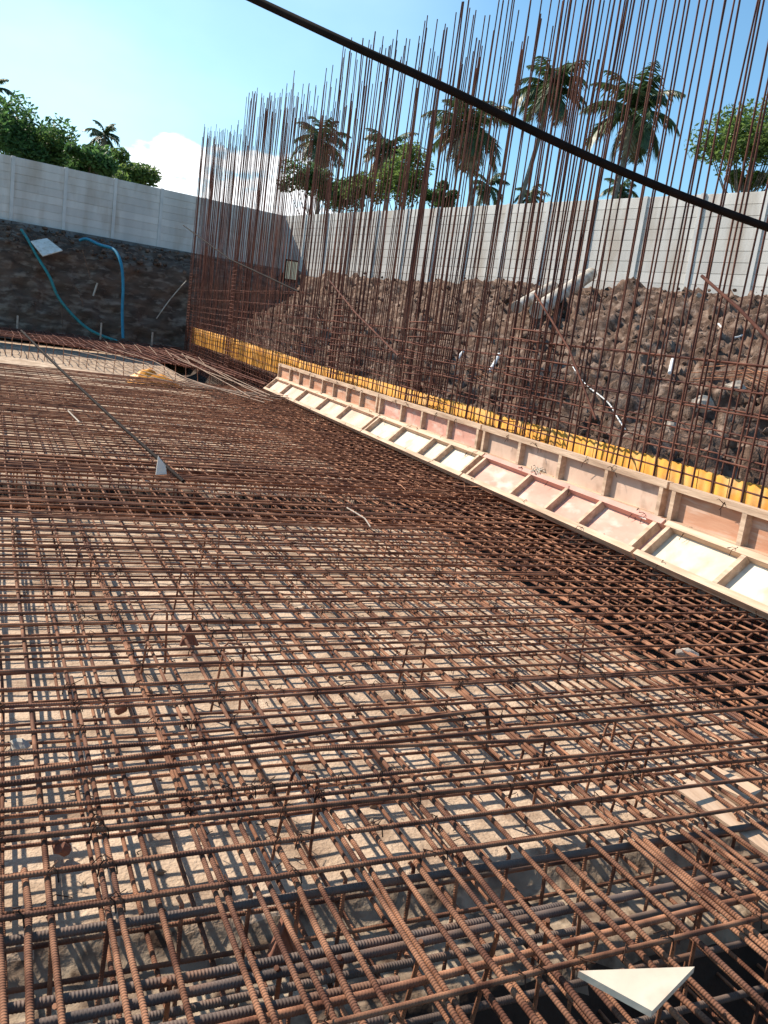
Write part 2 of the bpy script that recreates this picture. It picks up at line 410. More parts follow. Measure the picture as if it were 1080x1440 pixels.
# tie wires
m = MB(); xs_ = sorted({round(q[0][0].x, 3) for q in lb}); cnt = 0
for pts, r, nr_ in cb[:26]:
    for q in lb:
        xx = q[0][0].x
        if -.5 < xx < 4.4 and random.random() < .33 and pts[0].y < 6:
            t = (xx-pts[0].x)/(pts[-1].x-pts[0].x)
            if not 0 < t < 1 or q[0][-1].y < pts[0].y: continue
            k = t*10; i0 = min(9, int(k)); c = pts[i0].lerp(pts[i0+1], k-i0)+Vector((0, 0, -.012))
            s = .015; a = random.choice((1, -1))
            m.tube([c+Vector((-s*a, -s, -.012)), c+Vector((-s*.7*a, -s*.7, .02)), c+Vector((0, 0, .025)), c+Vector((s*.7*a, s*.7, .02)), c+Vector((s*a, s, -.012))], .0022, 4, cap=False)
            m.tube([c+Vector((0, 0, .026)), c+Vector((rnd(.02), rnd(.02), .036)), c+Vector((rnd(.045), rnd(.045), .03))], .0018, 4, cap=False)
o = m.build('tie_wires', M['wire'], top); o['kind'] = 'stuff'
# lower mat ---------------------------------------------------------------
bot = thing('rebar_mat', (1.2, 10, -.34), 'lower layer of rusty floor rebar mesh lying on the pale concrete beneath the upper mesh', 'rebar mat')
cb2 = []; y = 2.12
while y < 19.4:
    if not (8.3 < y < 9.1): cb2.append(cross_bar(y+rnd(.02), -.318+rnd(.01), RX, slope=rnd(.006), amp=.014))
    y += .178
many('cross_bar', cb2, M['rust'], bot)
lb2 = []; x = -3.24
while x < 5.3:
    y0 = max(1.0, (x-.1-4.55)/.062)
    if y0 < 18: lb2.append(long_bar(x+rnd(.03), -.341, RY, y0, 19.5, .014, rnd(.05)))
    x += .14
lb2.sort(key=lambda q: (q[0][0]-Vector((1, 1, 0))).length)
many('long_bar', lb2, M['rust'], bot)

# foreground footing beam: thick dark bars with stirrups -----------------------------
beam = thing('beam_cage', (1.2, 1.75, -.7), 'thick dark grey bars of the footing beam cage across the near trench', 'beam cage')
for (xa, ya, xb, yb, z, r, g) in [(-3, 2.02, 5.0, 1.97, -.052, .0122, 1), (-3, 1.80, 1.6, 1.775, -.058, .0125, 1), (-3, 1.62, 5, 1.86, -.054, .0122, 1), (-3, 1.50, 5, 1.72, -.05, .0105, 0),
                             (-3, 1.69, 1.0, 1.64, -.07, .0125, 1), (-3, 1.56, .9, 1.53, -.062, .0125, 1), (-3, 1.40, .7, 1.45, -.05, .0118, 1),
                             (-3, 1.95, 5, 2.0, -.33, .0122, 1), (-3, 1.8, 5, 1.85, -.4, .0122, 1), (-3, 1.65, 5, 1.7, -.45, .0122, 1), (-3, 1.2, 5, 1.3, -.5, .0122, 0), (-3, 1.05, 5, 1.05, -.06, .0108, 1), (-3, 1.45, 5, 1.38, -.6, .0122, 1)]:
    m = MB(); bar(m, wob((xa, ya, z), (xb, yb, z), .008, 8), r, 9); m.build('main_bar', M['grey_steel'] if g else M['rust'], beam)
x = -1.0
while x < 4.3:
    m = MB(); xx = x+rnd(.03); t = rnd(.03)
    m.tube([(xx-.01, 2.05, -.034), (xx, 2.035, -.05), (xx+t, 2.03, -.62), (xx+t, 1.98, -.66), (xx+t, 1.05, -.66), (xx+.02, 1.02, -.62), (xx, 1.02, -.06), (xx, 1.06, -.036)], .0066, 7)
    m.build('stirrup', M['rust'], beam)
    x += .17
x = -.6
while x < 4:
    m = MB(); xx = x+rnd(.06); yy = random.choice((1.73, 1.88, 1.6))+rnd(.03)
    m.tube([(xx, yy, -.03), (xx+.02, yy+.02, -.06), (xx+rnd(.05), yy+rnd(.04), -.62)], .0068, 7); m.build('tie_leg', M['rust'], beam); x += .21

# beam cage across the middle trench ---------------------------------------------------
bm2 = thing('beam_cage', (1.2, 8.7, -.5), 'dark beam cage set in the sunken strip across the middle of the mesh', 'beam cage')
for yy, z in ((8.3, -.05), (8.55, -.06), (8.8, -.05), (9.05, -.06), (8.3, -.8), (8.65, -.82), (9.05, -.8), (9.1, -.6), (8.3, -.45)):
    m = MB(); bar(m, wob((-3, yy, z), (wallx(yy)+.1, yy+.03, z), .012, 8), .0165, 6, False); m.build('main_bar', M['rust'], bm2)
x = -1.5
while x < 4.6:
    m = MB(); t = rnd(.02); m.tube([(x, 9.08, -.04), (x+t, 9.08, -.83), (x+t, 8.28, -.83), (x, 8.28, -.04)], .007, 5); m.build('stirrup', M['rust'], bm2); x += .2

# haunch bars under the form -----------------------------------------------------------
hn = thing('haunch_rebar', (5, 10, -.4), 'row of slanted rebar ends rising towards the foot of the wall formwork', 'rebar row')
it = []; y = 3.2
while y < 19:
    p = wp(-.42+rnd(.03), y, -.36); q = wp(.10, y+.04+rnd(.03), -.012+.02)
    q = wp(.02, y+.02, -.012)
    it.append(([p, q], .009, False)); y += .178
many('slanted_bar', it, M['rust'], hn)
# extra long bars in the wall trench
it = [(wob(wp(d, 2.4, z), wp(d, 19, z), .02, 14), .011, False) for d, z in ((-.45, -.38), (-.3, -.25), (-.15, -.12), (-.4, -.8), (0, -.8))]
many('edge_bar', it, M['rust'], hn)

# ------------------------------------------------------------------ loose bars on the mat
def loose(name, pts, r, label, cat='rebar', m='rust', n=8, ribs=True):
    b = MB(); b.tube(pts, r, n, RIB if ribs else None); return tag(b.build(name, M[m]), label, cat)
loose('loose_rebar', [(-1.2, 2.57, .024), (.09, 2.68, .024), (1.05, 2.78, .024), (1.98, 2.88, .028), (2.005, 2.875, .02), (2.01, 2.86, -.10)], .0095, 'long reddish loose bar lying askew on the near mesh with a hooked end')
loose('loose_rebar', [(-1.2, 2.59, .023), (.09, 2.62, .023), (1.02, 2.672, .023), (2.07, 2.705, .023), (3.48, 2.72, .023)], .0095, 'long reddish loose bar lying in front of the bar with the hooked end')
loose('loose_rebar', [(.3, 2.6, .046), (1.15, 2.63, .046), (2.28, 2.585, .022)], .008, 'short straight loose bar ending in the open near the right of the mesh')
a = atz(258, 677, .015); d_ = ray(30, 465); b_ = EYEP+d_*(15/d_.y)
loose('leaning_rod', [a, a.lerp(b_, .33)+Vector((0, 0, -.03)), a.lerp(b_, .66)+Vector((0, 0, -.03)), b_], .017, 'long thin dark rod slanting up to the left from the middle of the mesh', 'rod', 'black', 8, False)
loose('bent_wire', [atz(488, 714, .03), atz(500, 721, .06), atz(513, 729, .05), atz(521, 741, .03)], .006, 'short pale curved wire lying on the mesh', 'wire', 'stone', 6, False)
loose('loose_rebar', [atz(96, 578, .03), atz(112, 594, .04)], .01, 'short pale stick of bar lying on the far left of the mesh', 'rebar', 'stone', 6, False)
mb = MB()
c = atz(625, 688, .05)
for k in range(26):
    p = c+Vector((rnd(.45), rnd(.35), 0)); q = p+Vector((rnd(.3), rnd(.3), rnd(.05)+.05)); s_ = q+Vector((rnd(.25), rnd(.25), rnd(.05)))
    mb.tube([p, q, s_], .004, 4)
tag(mb.build('wire_tangle', M['rust']), 'tangle of scrap tie wire dumped on the mesh near the formwork', 'wire')

# ------------------------------------------------------------------ wall cages
def ztop(y):
    if y > 26.6: return 6.95+(y-26.6)*.135
    if y > 16.9: return 6.15+(y-16.9)*.165
    if y > 10.6: return 5.75+(y-10.6)*.14
    return 5.6+(y-4)*.03
def curtain(label, d, dz, lean, seed):
    random.seed(seed)
    root = thing('wall_rebar', tuple(wp(d, 17, -.5)), label, 'wall rebar')
    it = []; y = 2.6
    while y < 34.6:
        zt = ztop(y)+dz+rnd(.16)+(.35 if random.random() < .1 else 0)
        dl = lean+rnd(.012); dn = rnd(.012); yb = y+rnd(.02); bow = rnd(.03)
        base = wp(d+rnd(.01), yb, -.55)
        H = zt+.55
        def at(h): k = h/6.; return base+Vector((0, 0, h))+WD*(dl*max(0, h-1.2)+bow*math.sin(math.pi*min(1, k)))+WN*(dn*h)
        hs = [0, 1.3, 2.6, 4.0, H*.8, H]
        it.append(([at(h) for h in hs], .0086, False))
        if random.random() < .05:
            it.append(([at(h)+WD*.03 for h in (1.2, 2.6, 4., H*.9)], .0096, False))
        y += .178 if d < .5 else .20
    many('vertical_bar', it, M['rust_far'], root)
    hb = []
    for k, z in enumerate((-.3, -.1, .1, .3, .5, .72, .91, 1.1, 1.3, 1.48, 1.66)):
        hb.append((wob(wp(d+.017*(1 if d < .5 else -1), 2.5, z+rnd(.02)), wp(d+.017*(1 if d < .5 else -1), 34.6, z+rnd(.03)+.1), .02, 24), .0075, False))
    for z in (1.95, 2.25): hb.append((wob(wp(d+.017, 17+rnd(2), z), wp(d+.017, 34.6, z+.1), .02, 14), .0075, False))
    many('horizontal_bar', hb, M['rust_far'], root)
curtain('nearer curtain of tall rusty vertical bars standing along the formwork', .38, 0, .006, 3)
curtain('farther curtain of tall rusty vertical bars standing behind the yellow sheet', .74, -.35, -.012, 4)
random.seed(11)
def column(y, label, z1=1.9, n=4):
    root = thing('column_cage', tuple(wp(.54, y, -.5)), label, 'column cage')
    for i in range(n):
        for d in (.34, .74):
            yy = y-.3+.6*i/(n-1)+rnd(.02); zt = ztop(y)+rnd(.25); l = rnd(.012)+(.54-d)*.04
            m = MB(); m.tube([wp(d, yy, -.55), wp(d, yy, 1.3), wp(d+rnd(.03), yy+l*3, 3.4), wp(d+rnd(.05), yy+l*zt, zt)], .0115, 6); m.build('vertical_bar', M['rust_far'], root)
    z = -.4
    while z < z1:
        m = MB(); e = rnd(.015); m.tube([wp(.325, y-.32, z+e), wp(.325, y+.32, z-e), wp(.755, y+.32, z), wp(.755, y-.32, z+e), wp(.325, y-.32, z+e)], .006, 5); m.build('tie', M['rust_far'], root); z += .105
column(8.3, 'nearest dense column cage with stacked ties standing in the rebar wall')
column(11.4, 'dense column cage, second nearest in the rebar wall')
column(15.2, 'dense brown column cage in the middle of the rebar wall', 2.2)
column(25.6, 'dense brown column cage in the far part of the rebar wall', 3)
column(34.3, 'column cage closing the far left end of the rebar wall', 3)

# braces
def at_wall(px, py, d):
    dr = ray(px, py); p0 = wp(d, 10, 0); return EYEP+dr*((p0-EYEP).dot(WN)/dr.dot(WN))
loose('brace_bar', [at_wall(987, 388, .3), at_wall(1040, 435, .29), at_wall(1100, 497, .27)], .014, 'thick brown brace bar slanting across the right end of the rebar wall', 'brace', 'rust_far', 8, False)
loose('brace_bar', [at_wall(752, 412, .32), at_wall(800, 490, .31), at_wall(838, 590, .3)], .011, 'bent brown brace bar crossing the nearest column cage', 'brace', 'rust_far', 8, False)
loose('brace_bar', [at_wall(258, 317, .2), at_wall(322, 364, .2), at_wall(420, 410, .22)], .02, 'dark brace bar slanting across the far left end of the rebar wall', 'brace', 'black', 8, False)
loose('brace_bar', [at_wall(463, 394, .3), at_wall(500, 440, .3), at_wall(560, 500, .3)], .014, 'slanting brace bar in front of the middle of the rebar wall', 'brace', 'rust_far', 8, False)

# yellow sheets behind the bars
def sheet(y0, y1, zb, zt, d, label):
    m = MB(); v = []; n = int((y1-y0)/.02); step = (y1-y0)/n; s = random.random()*50
    rows = (0, .33, .66, 1.)
    for i in range(n+1):
        y = y0+i*step; off = .008*math.sin(2*math.pi*y/.12)
        w = .03*noise.noise(Vector((y*.5, s, 0)))
        for k in rows:
            z = zb+(zt(y)-zb)*k; v.append(wp(d+off+w*k+.02*noise.noise(Vector((y*1.1, k*2, s))), y, z+(.018*noise.noise(Vector((y*.7, s, 3))) if k in (0, 1.) else 0)))
    q = len(rows); nv = len(v); bk = [p+WN*.003 for p in v]
    f = [(i*q+k, (i+1)*q+k, (i+1)*q+k+1, i*q+k+1) for i in range(n) for k in range(q-1)]
    m.add(v+bk, f+[tuple(nv+a for a in g[::-1]) for g in f]+[(i*q+q-1, (i+1)*q+q-1, nv+(i+1)*q+q-1, nv+i*q+q-1) for i in range(n)], smooth=True)
    tag(m.build('corrugated_sheet', M['yellow']), label, 'sheet')
sheet(2.2, 9.2, -.1, lambda y: .785, .62, 'sunlit yellow corrugated sheet behind the nearest upper formwork')
sheet(9.22, 18.6, -.1, lambda y: .80, .62, 'yellow corrugated sheet behind the far upper formwork')
sheet(18.62, 26.4, .34, lambda y: .82+(y-18.6)*.012, .62, 'sagging yellow corrugated sheet just beyond the end of the formwork')
sheet(26.45, 34.7, .37, lambda y: .92+(y-26.4)*.006, .61, 'yellow corrugated sheet at the far left end of the rebar wall')

# ------------------------------------------------------------------ formwork
HS = (WN+Vector((0, 0, 1))).normalized(); HN = (-WN+Vector((0, 0, 1))).normalized()   # slope direction and outward normal of the tilted boards
def low_panel(y0, y1, studs, ply, label, rail=None):
    root = thing('tilted_form_panel', tuple(wp(.15, (y0+y1)/2, .02)), label, 'formwork')
    W = .41; T = .072; y0 += .008; y1 -= .008; yc = (y0+y1)/2; L = (y1-y0)/WD.y
    def P(s, y, h): return wp(0, y, .015)+HS*s+HN*h
    m = MB(); m.box(P(W/2, yc, .006), (L, W, .012), WD, HS); m.build('plywood_sheet', ply, root)
    m = MB(); m.box(P(.027, yc, .012+T/2), (L, .054, T), WD, HS); m.build('bottom_rail', M['timber'], root)
    m = MB(); m.box(P(W-.027, yc, .012+T/2), (L, .054, T), WD, HS); m.build('top_rail', rail or M['timber'], root)
    for y in studs:
        m = MB(); m.box(P(W/2, y, .010+T/2)+HN*rnd(.002), (.045+rnd(.005), W-.112, T), WD+HS*rnd(.03), HS); m.build('stud', M['timber'], root)
    wires(root, [(P(.03 if k % 2 else W-.02, y0+(k+.5)*(y1-y0)/nw+rnd(.1), .07), HN) for nw in (max(4, int((y1-y0)*2)),) for k in range(nw)])
def wires(root, spots):
    m = MB()
    for c, nrm in spots:
        for k in range(3):
            a = Vector((rnd(1), rnd(1), rnd(1))).normalized()*.05; m.tube([c-a*.6-nrm*.01, c+nrm*.012, c+a*.9+nrm*rnd(.02), c+a*1.5+Vector((0, 0, -.03))], .0028, 4)
    o = m.build('tie_wires', M['wire'], root); o['kind'] = 'stuff'
def up_panel(y0, y1, studs, ply, label):
    root = thing('upright_form_panel', tuple(wp(.3, (y0+y1)/2, .3)), label, 'formwork')
    Z0, Z1, T = .315, .665, .066; y0 += .006; y1 -= .006; yc = (y0+y1)/2; L = (y1-y0)/WD.y; d0 = .30
    m = MB(); m.box(wp(d0+.006, yc, (Z0+Z1)/2-.005), (L, .012, Z1-Z0-.01), WD, WN); m.build('plywood_sheet', ply, root)
    m = MB(); m.box(wp(d0-T/2, yc, Z1-.028), (L, T, .056), WD, WN); m.build('top_rail', M['timber'], root)
    m = MB(); m.box(wp(d0-T/2, yc, Z0+.026), (L, T, .052), WD, WN); m.build('bottom_rail', M['timber'], root)
    for y in studs:
        m = MB(); m.box(wp(d0-T/2+.002, y, (Z0+Z1)/2-.002), (.05+rnd(.006), T, Z1-Z0-.11), WD, WN); m.build('stud', M['timber'], root)
    wires(root, [(wp(d0-T-.004, y0+(k+.5)*(y1-y0)/nw+rnd(.08), Z1-.03 if k % 3 else Z0+.03), -WN) for nw in (max(4, int((y1-y0)*2.2)),) for k in range(nw)])
low_panel(12.18, 18.9, [18.85, 17.55, 16.3, 14.85, 13.6, 12.25], M['ply_dull'], 'tilted formwork panel with cream and pinkish bays at the far end')
low_panel(8.62, 12.16, [12.1, 11.1, 10.02, 9.48, 8.7], M['ply_cream'], 'tilted cream formwork panel, second from the far end')
low_panel(5.35, 8.6, [8.52, 7.5, 6.79, 6.21, 5.43], M['ply_pink'], 'tilted pink formwork panel with pale studs beside the open mesh', mat('pink_timber', (.50, .24, .19), (.60, .33, .26), 3, .7, .2))
low_panel(2.2, 5.33, [5.26, 4.42, 3.6, 2.9, 2.28], M['ply_cream'], 'tilted cream formwork panel nearest the camera')
up_panel(12.36, 18.9, [18.85, 17.86, 17.05, 16.24, 15.4, 14.7, 13.92, 13.2, 12.42], M['ply_orange'], 'upright orange formwork panel at the far end against the rebar wall')
up_panel(8.83, 12.34, [12.27, 11.37, 10.6, 9.73, 8.9], M['ply_pink'], 'upright pinkish formwork panel, second from the far end')
up_panel(5.42, 8.81, [8.73, 7.88, 7.06, 6.27, 5.49], M['ply_beige'], 'upright beige formwork panel in front of the sunlit yellow sheet')
up_panel(2.2, 5.40, [5.33, 4.54, 3.7, 2.9, 2.27], M['ply_orange'], 'upright orange-brown formwork panel nearest the camera')
mb = MB(); mb.box(wp(.25, 5.65, .315), (.2, .09, .012), WD+WN*.1, WN); tag(mb.build('plywood_offcut', M['white_board']), 'small white offcut lying on the formwork ledge', 'offcut')
mb = MB(); mb.box(wp(.262, 4.85, .322), (.75, .05, .02), WD, WN); tag(mb.build('ledge_batten', M['timber']), 'short pale batten lying on the ledge above the nearest cream panel', 'batten')
c = wp(.2, 5.95, .12)
bt = thing('plastic_cup', tuple(c), 'clear whitish plastic cup lying on the pink tilted panel', 'cup')
m = MB(); q = wp(.1, 6.02, .015)+HN*.05; m.tube([q, q-WD*.12], .03, 12, r2=.042); m.build('cup_wall', M['white'], bt)
m = MB(); m.tube([q-WD*.118, q-WD*.13], .046, 12); m.build('cup_rim', M['stone'], bt)
mb = MB(); c = wp(.26, 7.45, .36)
for k in range(22): mb.tube([c+Vector((rnd(.06), rnd(.1), rnd(.04))), c+Vector((rnd(.08), rnd(.16), rnd(.06))), c+Vector((rnd(.08), rnd(.18), rnd(.07)))], .005, 4)
tag(mb.build('rope_knot', M['pipe']), 'clump of tangled rope on the ledge between the pink and beige panels', 'rope')

# ------------------------------------------------------------------ far raised mat and pickets
fm = thing('far_rebar_mat', (2, 30, 0), 'far rusty rebar mesh in front of the cut bank', 'rebar mat')
def edge_y(x): return 29.5-1.0*max(0, x-.5)*1.05-.30*max(0, x-2.5)**2*.6 if x < 6 else 20
it = []; y = 21.
while y < 36:
    xa = None
    for k in range(120):
        x = -4+k*.1
        if edge_y(x) < y: xa = x; break
    x1 = wallx(y)+.25
    if xa is not None and xa < x1: it.append((wob((xa, y, .06), (x1, y, .06+rnd(.03)), .05, 8), .013, False))
    y += .2
many('cross_bar', it, M['rust_far'], fm)
it = []; x = -4.
while x < 6.3:
    it.append((wob((x, edge_y(x)-.1, .09), (x+rnd(.05), 36.2, .09+rnd(.05)), .05, 8), .013, False)); x += .2
many('long_bar', it, M['rust_far'], fm)
it = []; x = -1.
while x < 5.6:
    y = edge_y(x); it.append(([(x, y, .09), (x+rnd(.04), y-.06, .02), (x+rnd(.04), y-.05, -.5)], .011, False)); x += .22
many('hanging_bar', it, M['rust'], fm)
it = []
for k in range(5):   # bars sweeping round the open pit corner towards the form
    o = k*.16
    pts = [atz(px, py, .1) for px, py in ((150-20*k, 488+3*k), (215-8*k, 507+4*k), (262+2*k, 532+3*k), (310+10*k, 548+1*k), (372+12*k, 566-2*k))]
    it.append((pts, .012, False))
for q in ([(255, 498), (300, 520), (345, 545), (375, 558)], [(262, 500), (320, 528), (380, 556)], [(240, 497), (275, 515), (330, 545), (352, 558)], [(250, 505), (290, 522), (372, 553)]):
    it.append(([atz(px, py, .14+.02*random.random()) for px, py in q], .012, False))
many('sweeping_bar', [(a, .009, c) for a, b, c in it], M['pale_bar'], fm)
it = []
for k in range(9):
    px = 95+k*23; it.append(([atz(px, 462+k*5.0, .12), atz(px+9, 471+k*5.2, .10), atz(px+16, 481+k*5.2, .02)], .013, False))
many('edge_hook', [(a, .010, c) for a, b, c in it], M['pale_bar'], fm)
mb = MB(); vs = []; N_ = 26
c = atz(215, 540, -.5)
for i in range(N_):
    for k in range(14):
        u = i/(N_-1)*2-1; w = k/13*2-1; r = math.hypot(u, w)
        h = max(0, 1-r)**.6*.42*(1+.8*noise.noise(Vector((u*2.4, w*2.4, 1))))+.05*noise.noise(Vector((u*6, w*6, 4)))
        vs.append(c+Vector((u*.72, w*.45, h*.9)))
mb.add(vs, [(i*14+k, (i+1)*14+k, (i+1)*14+k+1, i*14+k+1) for i in range(N_-1) for k in range(13)], smooth=True)
tag(mb.build('tarp_heap', M['orange_tarp']), 'crumpled orange tarpaulin heaped on the pale concrete beyond the mesh', 'tarpaulin')
for k, (px, py, h) in enumerate([(141, 478, .62), (213, 488, .55), (24, 462, .45)]):
    p = aty(px, py, 34.5); m = MB(); m.box(p+Vector((.0, 0, h/2)), (.06, .045, h), (1, .1*k, 0), (0, 1, 0)); m.box(p+Vector((.0, 0, h+.008)), (.045, .03, .016))
    tag(m.build('stake', M['stone']), ['pale stake standing right of the teal hose by the far mesh', 'pale stake standing near the far left end of the rebar wall', 'pale stake at the far left edge of the mesh'][k], 'stake')

# ------------------------------------------------------------------ things on the cut bank
def smooth_path(pts, n=6):
    o = []; P = [pts[0]]+pts+[pts[-1]]
    for i in range(1, len(P)-2):
        for k in range(n):
            t = k/n; a, b, c, d = P[i-1], P[i], P[i+1], P[i+2]
            o.append(.5*((2*b)+(c-a)*t+(2*a-5*b+4*c-d)*t*t+(3*b-a-3*c+d)*t**3))
    o.append(pts[-1]); return o
def hose(name, px, r, m, label, y=35.9, ys=None):
    pts = [aty(a, b, (ys[i] if ys else y)) for i, (a, b) in enumerate(px)]
    mb = MB(); mb.tube(smooth_path(pts), r, 8); tag(mb.build(name, M[m]), label, 'hose')
hose('water_hose', [(30, 323), (38, 335), (52, 360), (70, 390), (82, 418), (105, 446), (130, 466), (165, 480)], .055, 'teal', 'green teal hose hanging slantwise down the cut bank beside the white board', ys=[37.6, 37.2, 36.6, 36.0, 35.8, 35.6, 35.2, 34.6])
hose('water_hose', [(112, 338), (122, 336), (140, 344), (160, 351), (170, 370), (173, 400), (172, 440), (173, 476)], .06, 'blue', 'blue hose bending over the edge and hanging straight down the cut bank', ys=[37.8, 37.6, 37.0, 36.4, 35.9, 35.7, 35.5, 35.2])
mb = MB(); a = [aty(43, 340, 37.0), aty(66, 336, 37.3), aty(88, 353, 36.6), aty(60, 361, 36.2)]; mb.prism(a, (0, -.02, .03)); tag(mb.build('white_board', M['white_board']), 'white sheet of board lying tilted on top of the cut bank', 'board')
for k, (pts, lab) in enumerate([([(116, 352), (120, 365), (127, 391)], 'thin pale root hanging on the cut bank between the two hoses'), ([(105, 402), (112, 414), (117, 430)], 'pale root sticking out low on the cut bank between the hoses'), ([(137, 398), (133, 410), (131, 416)], 'thick pale broken root high on the cut bank left of the blue hose'), ([(80, 412), (86, 430), (88, 460)], 'pale root low on the cut bank left of the teal hose'), ([(220, 448), (240, 420), (262, 395)], 'thin pale stick leaning on the bank near the rebar wall')]):
    mb = MB(); mb.tube(smooth_path([aty(a, b, 35.8) for a, b in pts], 3), .035 if k == 2 else .02, 6); tag(mb.build('root', M['clod'] if k in (0, 1, 3) else M['pipe']), lab, 'root')
mb = MB()
for k in range(45):
    px = random.uniform(5, 190); py = 318+px*.12+random.uniform(6, 22); p = aty(px, py, 37.9-(py-318-px*.12)*.03)
    a = random.random()*3.1; L = random.uniform(.08, .4); mb.tube([p, p+Vector((L*.5*math.cos(a), rnd(.1), .06)), p+Vector((L*math.cos(a), rnd(.1), rnd(.1)))], random.uniform(.006, .016), 5)
for k in range(420):
    t = random.uniform(.5, .97); x = random.uniform(-6, 8); p = cliff_prof(x, t); lump(mb, p+Vector((0, -.1, .03)), .03+.12*random.random()**3, (1, .8, .6), k*.7, 1)
tag(mb.build('litter', M['clod']), 'scattered twigs and clods along the top of the cut bank', kind='stuff')

# floodlight by the corner
lp = aty(408, 396, 33.0); ft = thing('floodlight', tuple(lp-Vector((0, 0, 1.4))), 'black framed floodlight with pale yellow face standing behind the rebar wall', 'floodlight')
m = MB(); m.box(lp+Vector((0, .06, .42)), (.50, .14, .78), (1, -.15, .0)); m.build('housing', M['black'], ft)
m = MB(); m.box(lp+Vector((-.003, -.02, .42)), (.42, .025, .66), (1, -.15, 0)); m.build('glass', M['lampface'], ft)
m = MB(); m.tube([lp+Vector((0, .1, .1)), lp+Vector((0, .1, -1.4))], .05, 8); m.build('pole', M['black'], ft)
m = MB(); m.tube([lp+Vector((-.3, .1, .3)), lp+Vector((-.3, .1, .0)), lp+Vector((.3, .1, .0)), lp+Vector((.3, .1, .3))], .02, 6); m.build('bracket', M['black'], ft)

# ------------------------------------------------------------------ things on the mound
def mpath(px): return [on_mound(a, b)+Vector((-.05, 0, .06)) for a, b in px]
def pipe(p1, p2, r, label, m='pipe'):
    a, b = on_mound(*p1), on_mound(*p2); up = Vector((-.10, 0, r+.24)); mb = MB(); d = b-a
    mb.tube([a+up, a+up+d*.25, a+up+d*.5, a+up+d*.75, b+up], r, 12); tag(mb.build('concrete_pipe', M[m]), label, 'pipe')
pipe((756, 464), (831, 407), .19, 'long pale weathered pipe lying up the soil mound')
pipe((728, 456), (778, 424), .15, 'short pale weathered pipe lying behind the long pipe on the mound')
def onm(name, px, r, m, label, cat):
    mb = MB(); mb.tube(smooth_path(mpath(px), 4), r, 7); tag(mb.build(name, M[m]), label, cat)
onm('white_cable', [(1012, 460), (1022, 470), (1035, 473), (1048, 469), (1044, 477), (1033, 480)], .02, 'white', 'white cable hoop lying on the mound at the right', 'cable')
onm('white_rope', [(803, 510), (812, 528), (828, 548), (846, 562), (860, 575), (872, 595), (889, 622)], .010, 'white', 'long white rope trailing down the mound below the pipes', 'rope')
onm('white_stick', [(948, 511), (944, 530)], .03, 'white', 'short white stick poking from the mound at the right', 'stick')
onm('white_strip', [(704, 503), (697, 517), (690, 528)], .035, 'white', 'white plastic strip lying on the mound left of the column cage', 'strip')
onm('white_strip', [(655, 497), (648, 506), (645, 515)], .03, 'white', 'crumpled white plastic scrap on the mound farther left', 'strip')
for px, py, r, lab in [(992, 583, .14, 'pale grey stone on the lower right of the mound'), (986, 424, .09, 'pinkish grey stone on the mound crest at the right'), (949, 614, .09, 'small pale stone near the foot of the mound'), (1040, 560, .13, 'broad dull stone beside the right edge of the mound')]:
    mb = MB(); lump(mb, on_mound(px, py)+Vector((-.1, 0, .12)), r, (1, .8, .75), px*.1, 2); tag(mb.build('stone', M['stone']), lab, 'stone')
for k, (px, py) in enumerate([(682, 535), (1060, 545)]):
    mb = MB(); c = on_mound(px, py)+Vector((-.15, 0, .12))
    for q in range(8):
        a = Vector((rnd(.2), rnd(.5), rnd(.12))); mb.tube([c+a-Vector((0, .7, .1)), c+a+Vector((0, 0, .06)), c+a+Vector((rnd(.2), .8, -.05))], .008, 4)
    tag(mb.build('wire_bundle', M['rust']), ['bundle of scrap bars on the mound left of the column cage', 'bundle of scrap bars on the mound at the right edge'][k], 'scrap bars')

# ------------------------------------------------------------------ small things on the mesh
mb = MB(); mb.prism([atz(812, 1374, .035), atz(975, 1368, .045), atz(915, 1431, .03)], (0, 0, .018)); tag(mb.build('plywood_triangle', M['ply_cream']), 'white triangular plywood offcut lying on the near mesh', 'offcut')
mb = MB(); p = atz(226, 668, .01); mb.prism([p+Vector((-.045, 0, 0)), p+Vector((.055, 0, .01)), p+Vector((.04, .02, .09)), p+Vector((-.03, .03, .17))], (0, .012, 0)); tag(mb.build('marker_tag', M['white_board']), 'small white marker tag standing on the mesh beside the leaning rod', 'tag')
mb = MB(); lump(mb, atz(966, 920, -.04), .058, (1.2, .8, .6), 3.3, 2); tag(mb.build('stone', M['stone']), 'pale stone sitting on the mesh near the formwork', 'stone')
mb = MB(); lump(mb, atz(28, 1047, -.2), .034, (1, .9, .7), 8.3, 2); tag(mb.build('concrete_spacer', M['pipe']), 'white rounded spacer lump at the left edge under the mesh', 'spacer')
a = Vector((2.79, 2.2, -.10))
mb = MB(); mb.box(a+Vector((-.02, .06, .03)), (.13, .22, .05), (.95, .25, .1)); tag(mb.build('timber_block', M['timber']), 'pale timber block under the mesh at the right edge', 'block')
mb = MB(); mb.box(Vector((2.60, 2.0, -.075)), (.13, .55, .03), (.95, .2, .1), (-.35, 1, .1)); tag(mb.build('timber_plank', M['timber']), 'short timber plank wedged under the mesh at the right edge', 'plank')
mb = MB(); lump(mb, atz(87, 1192, -.35), .032, (1, .8, 1), 4.2, 2); tag(mb.build('brick_spacer', M['brick']), 'reddish broken spacer lump under the near left mesh', 'spacer')
mb = MB(); lump(mb, atz(170, 996, -.35), .034, (1.1, .8, .9), 6.1, 2); tag(mb.build('brick_spacer', M['brick']), 'dark reddish broken spacer lump under the mesh left of centre', 'spacer')
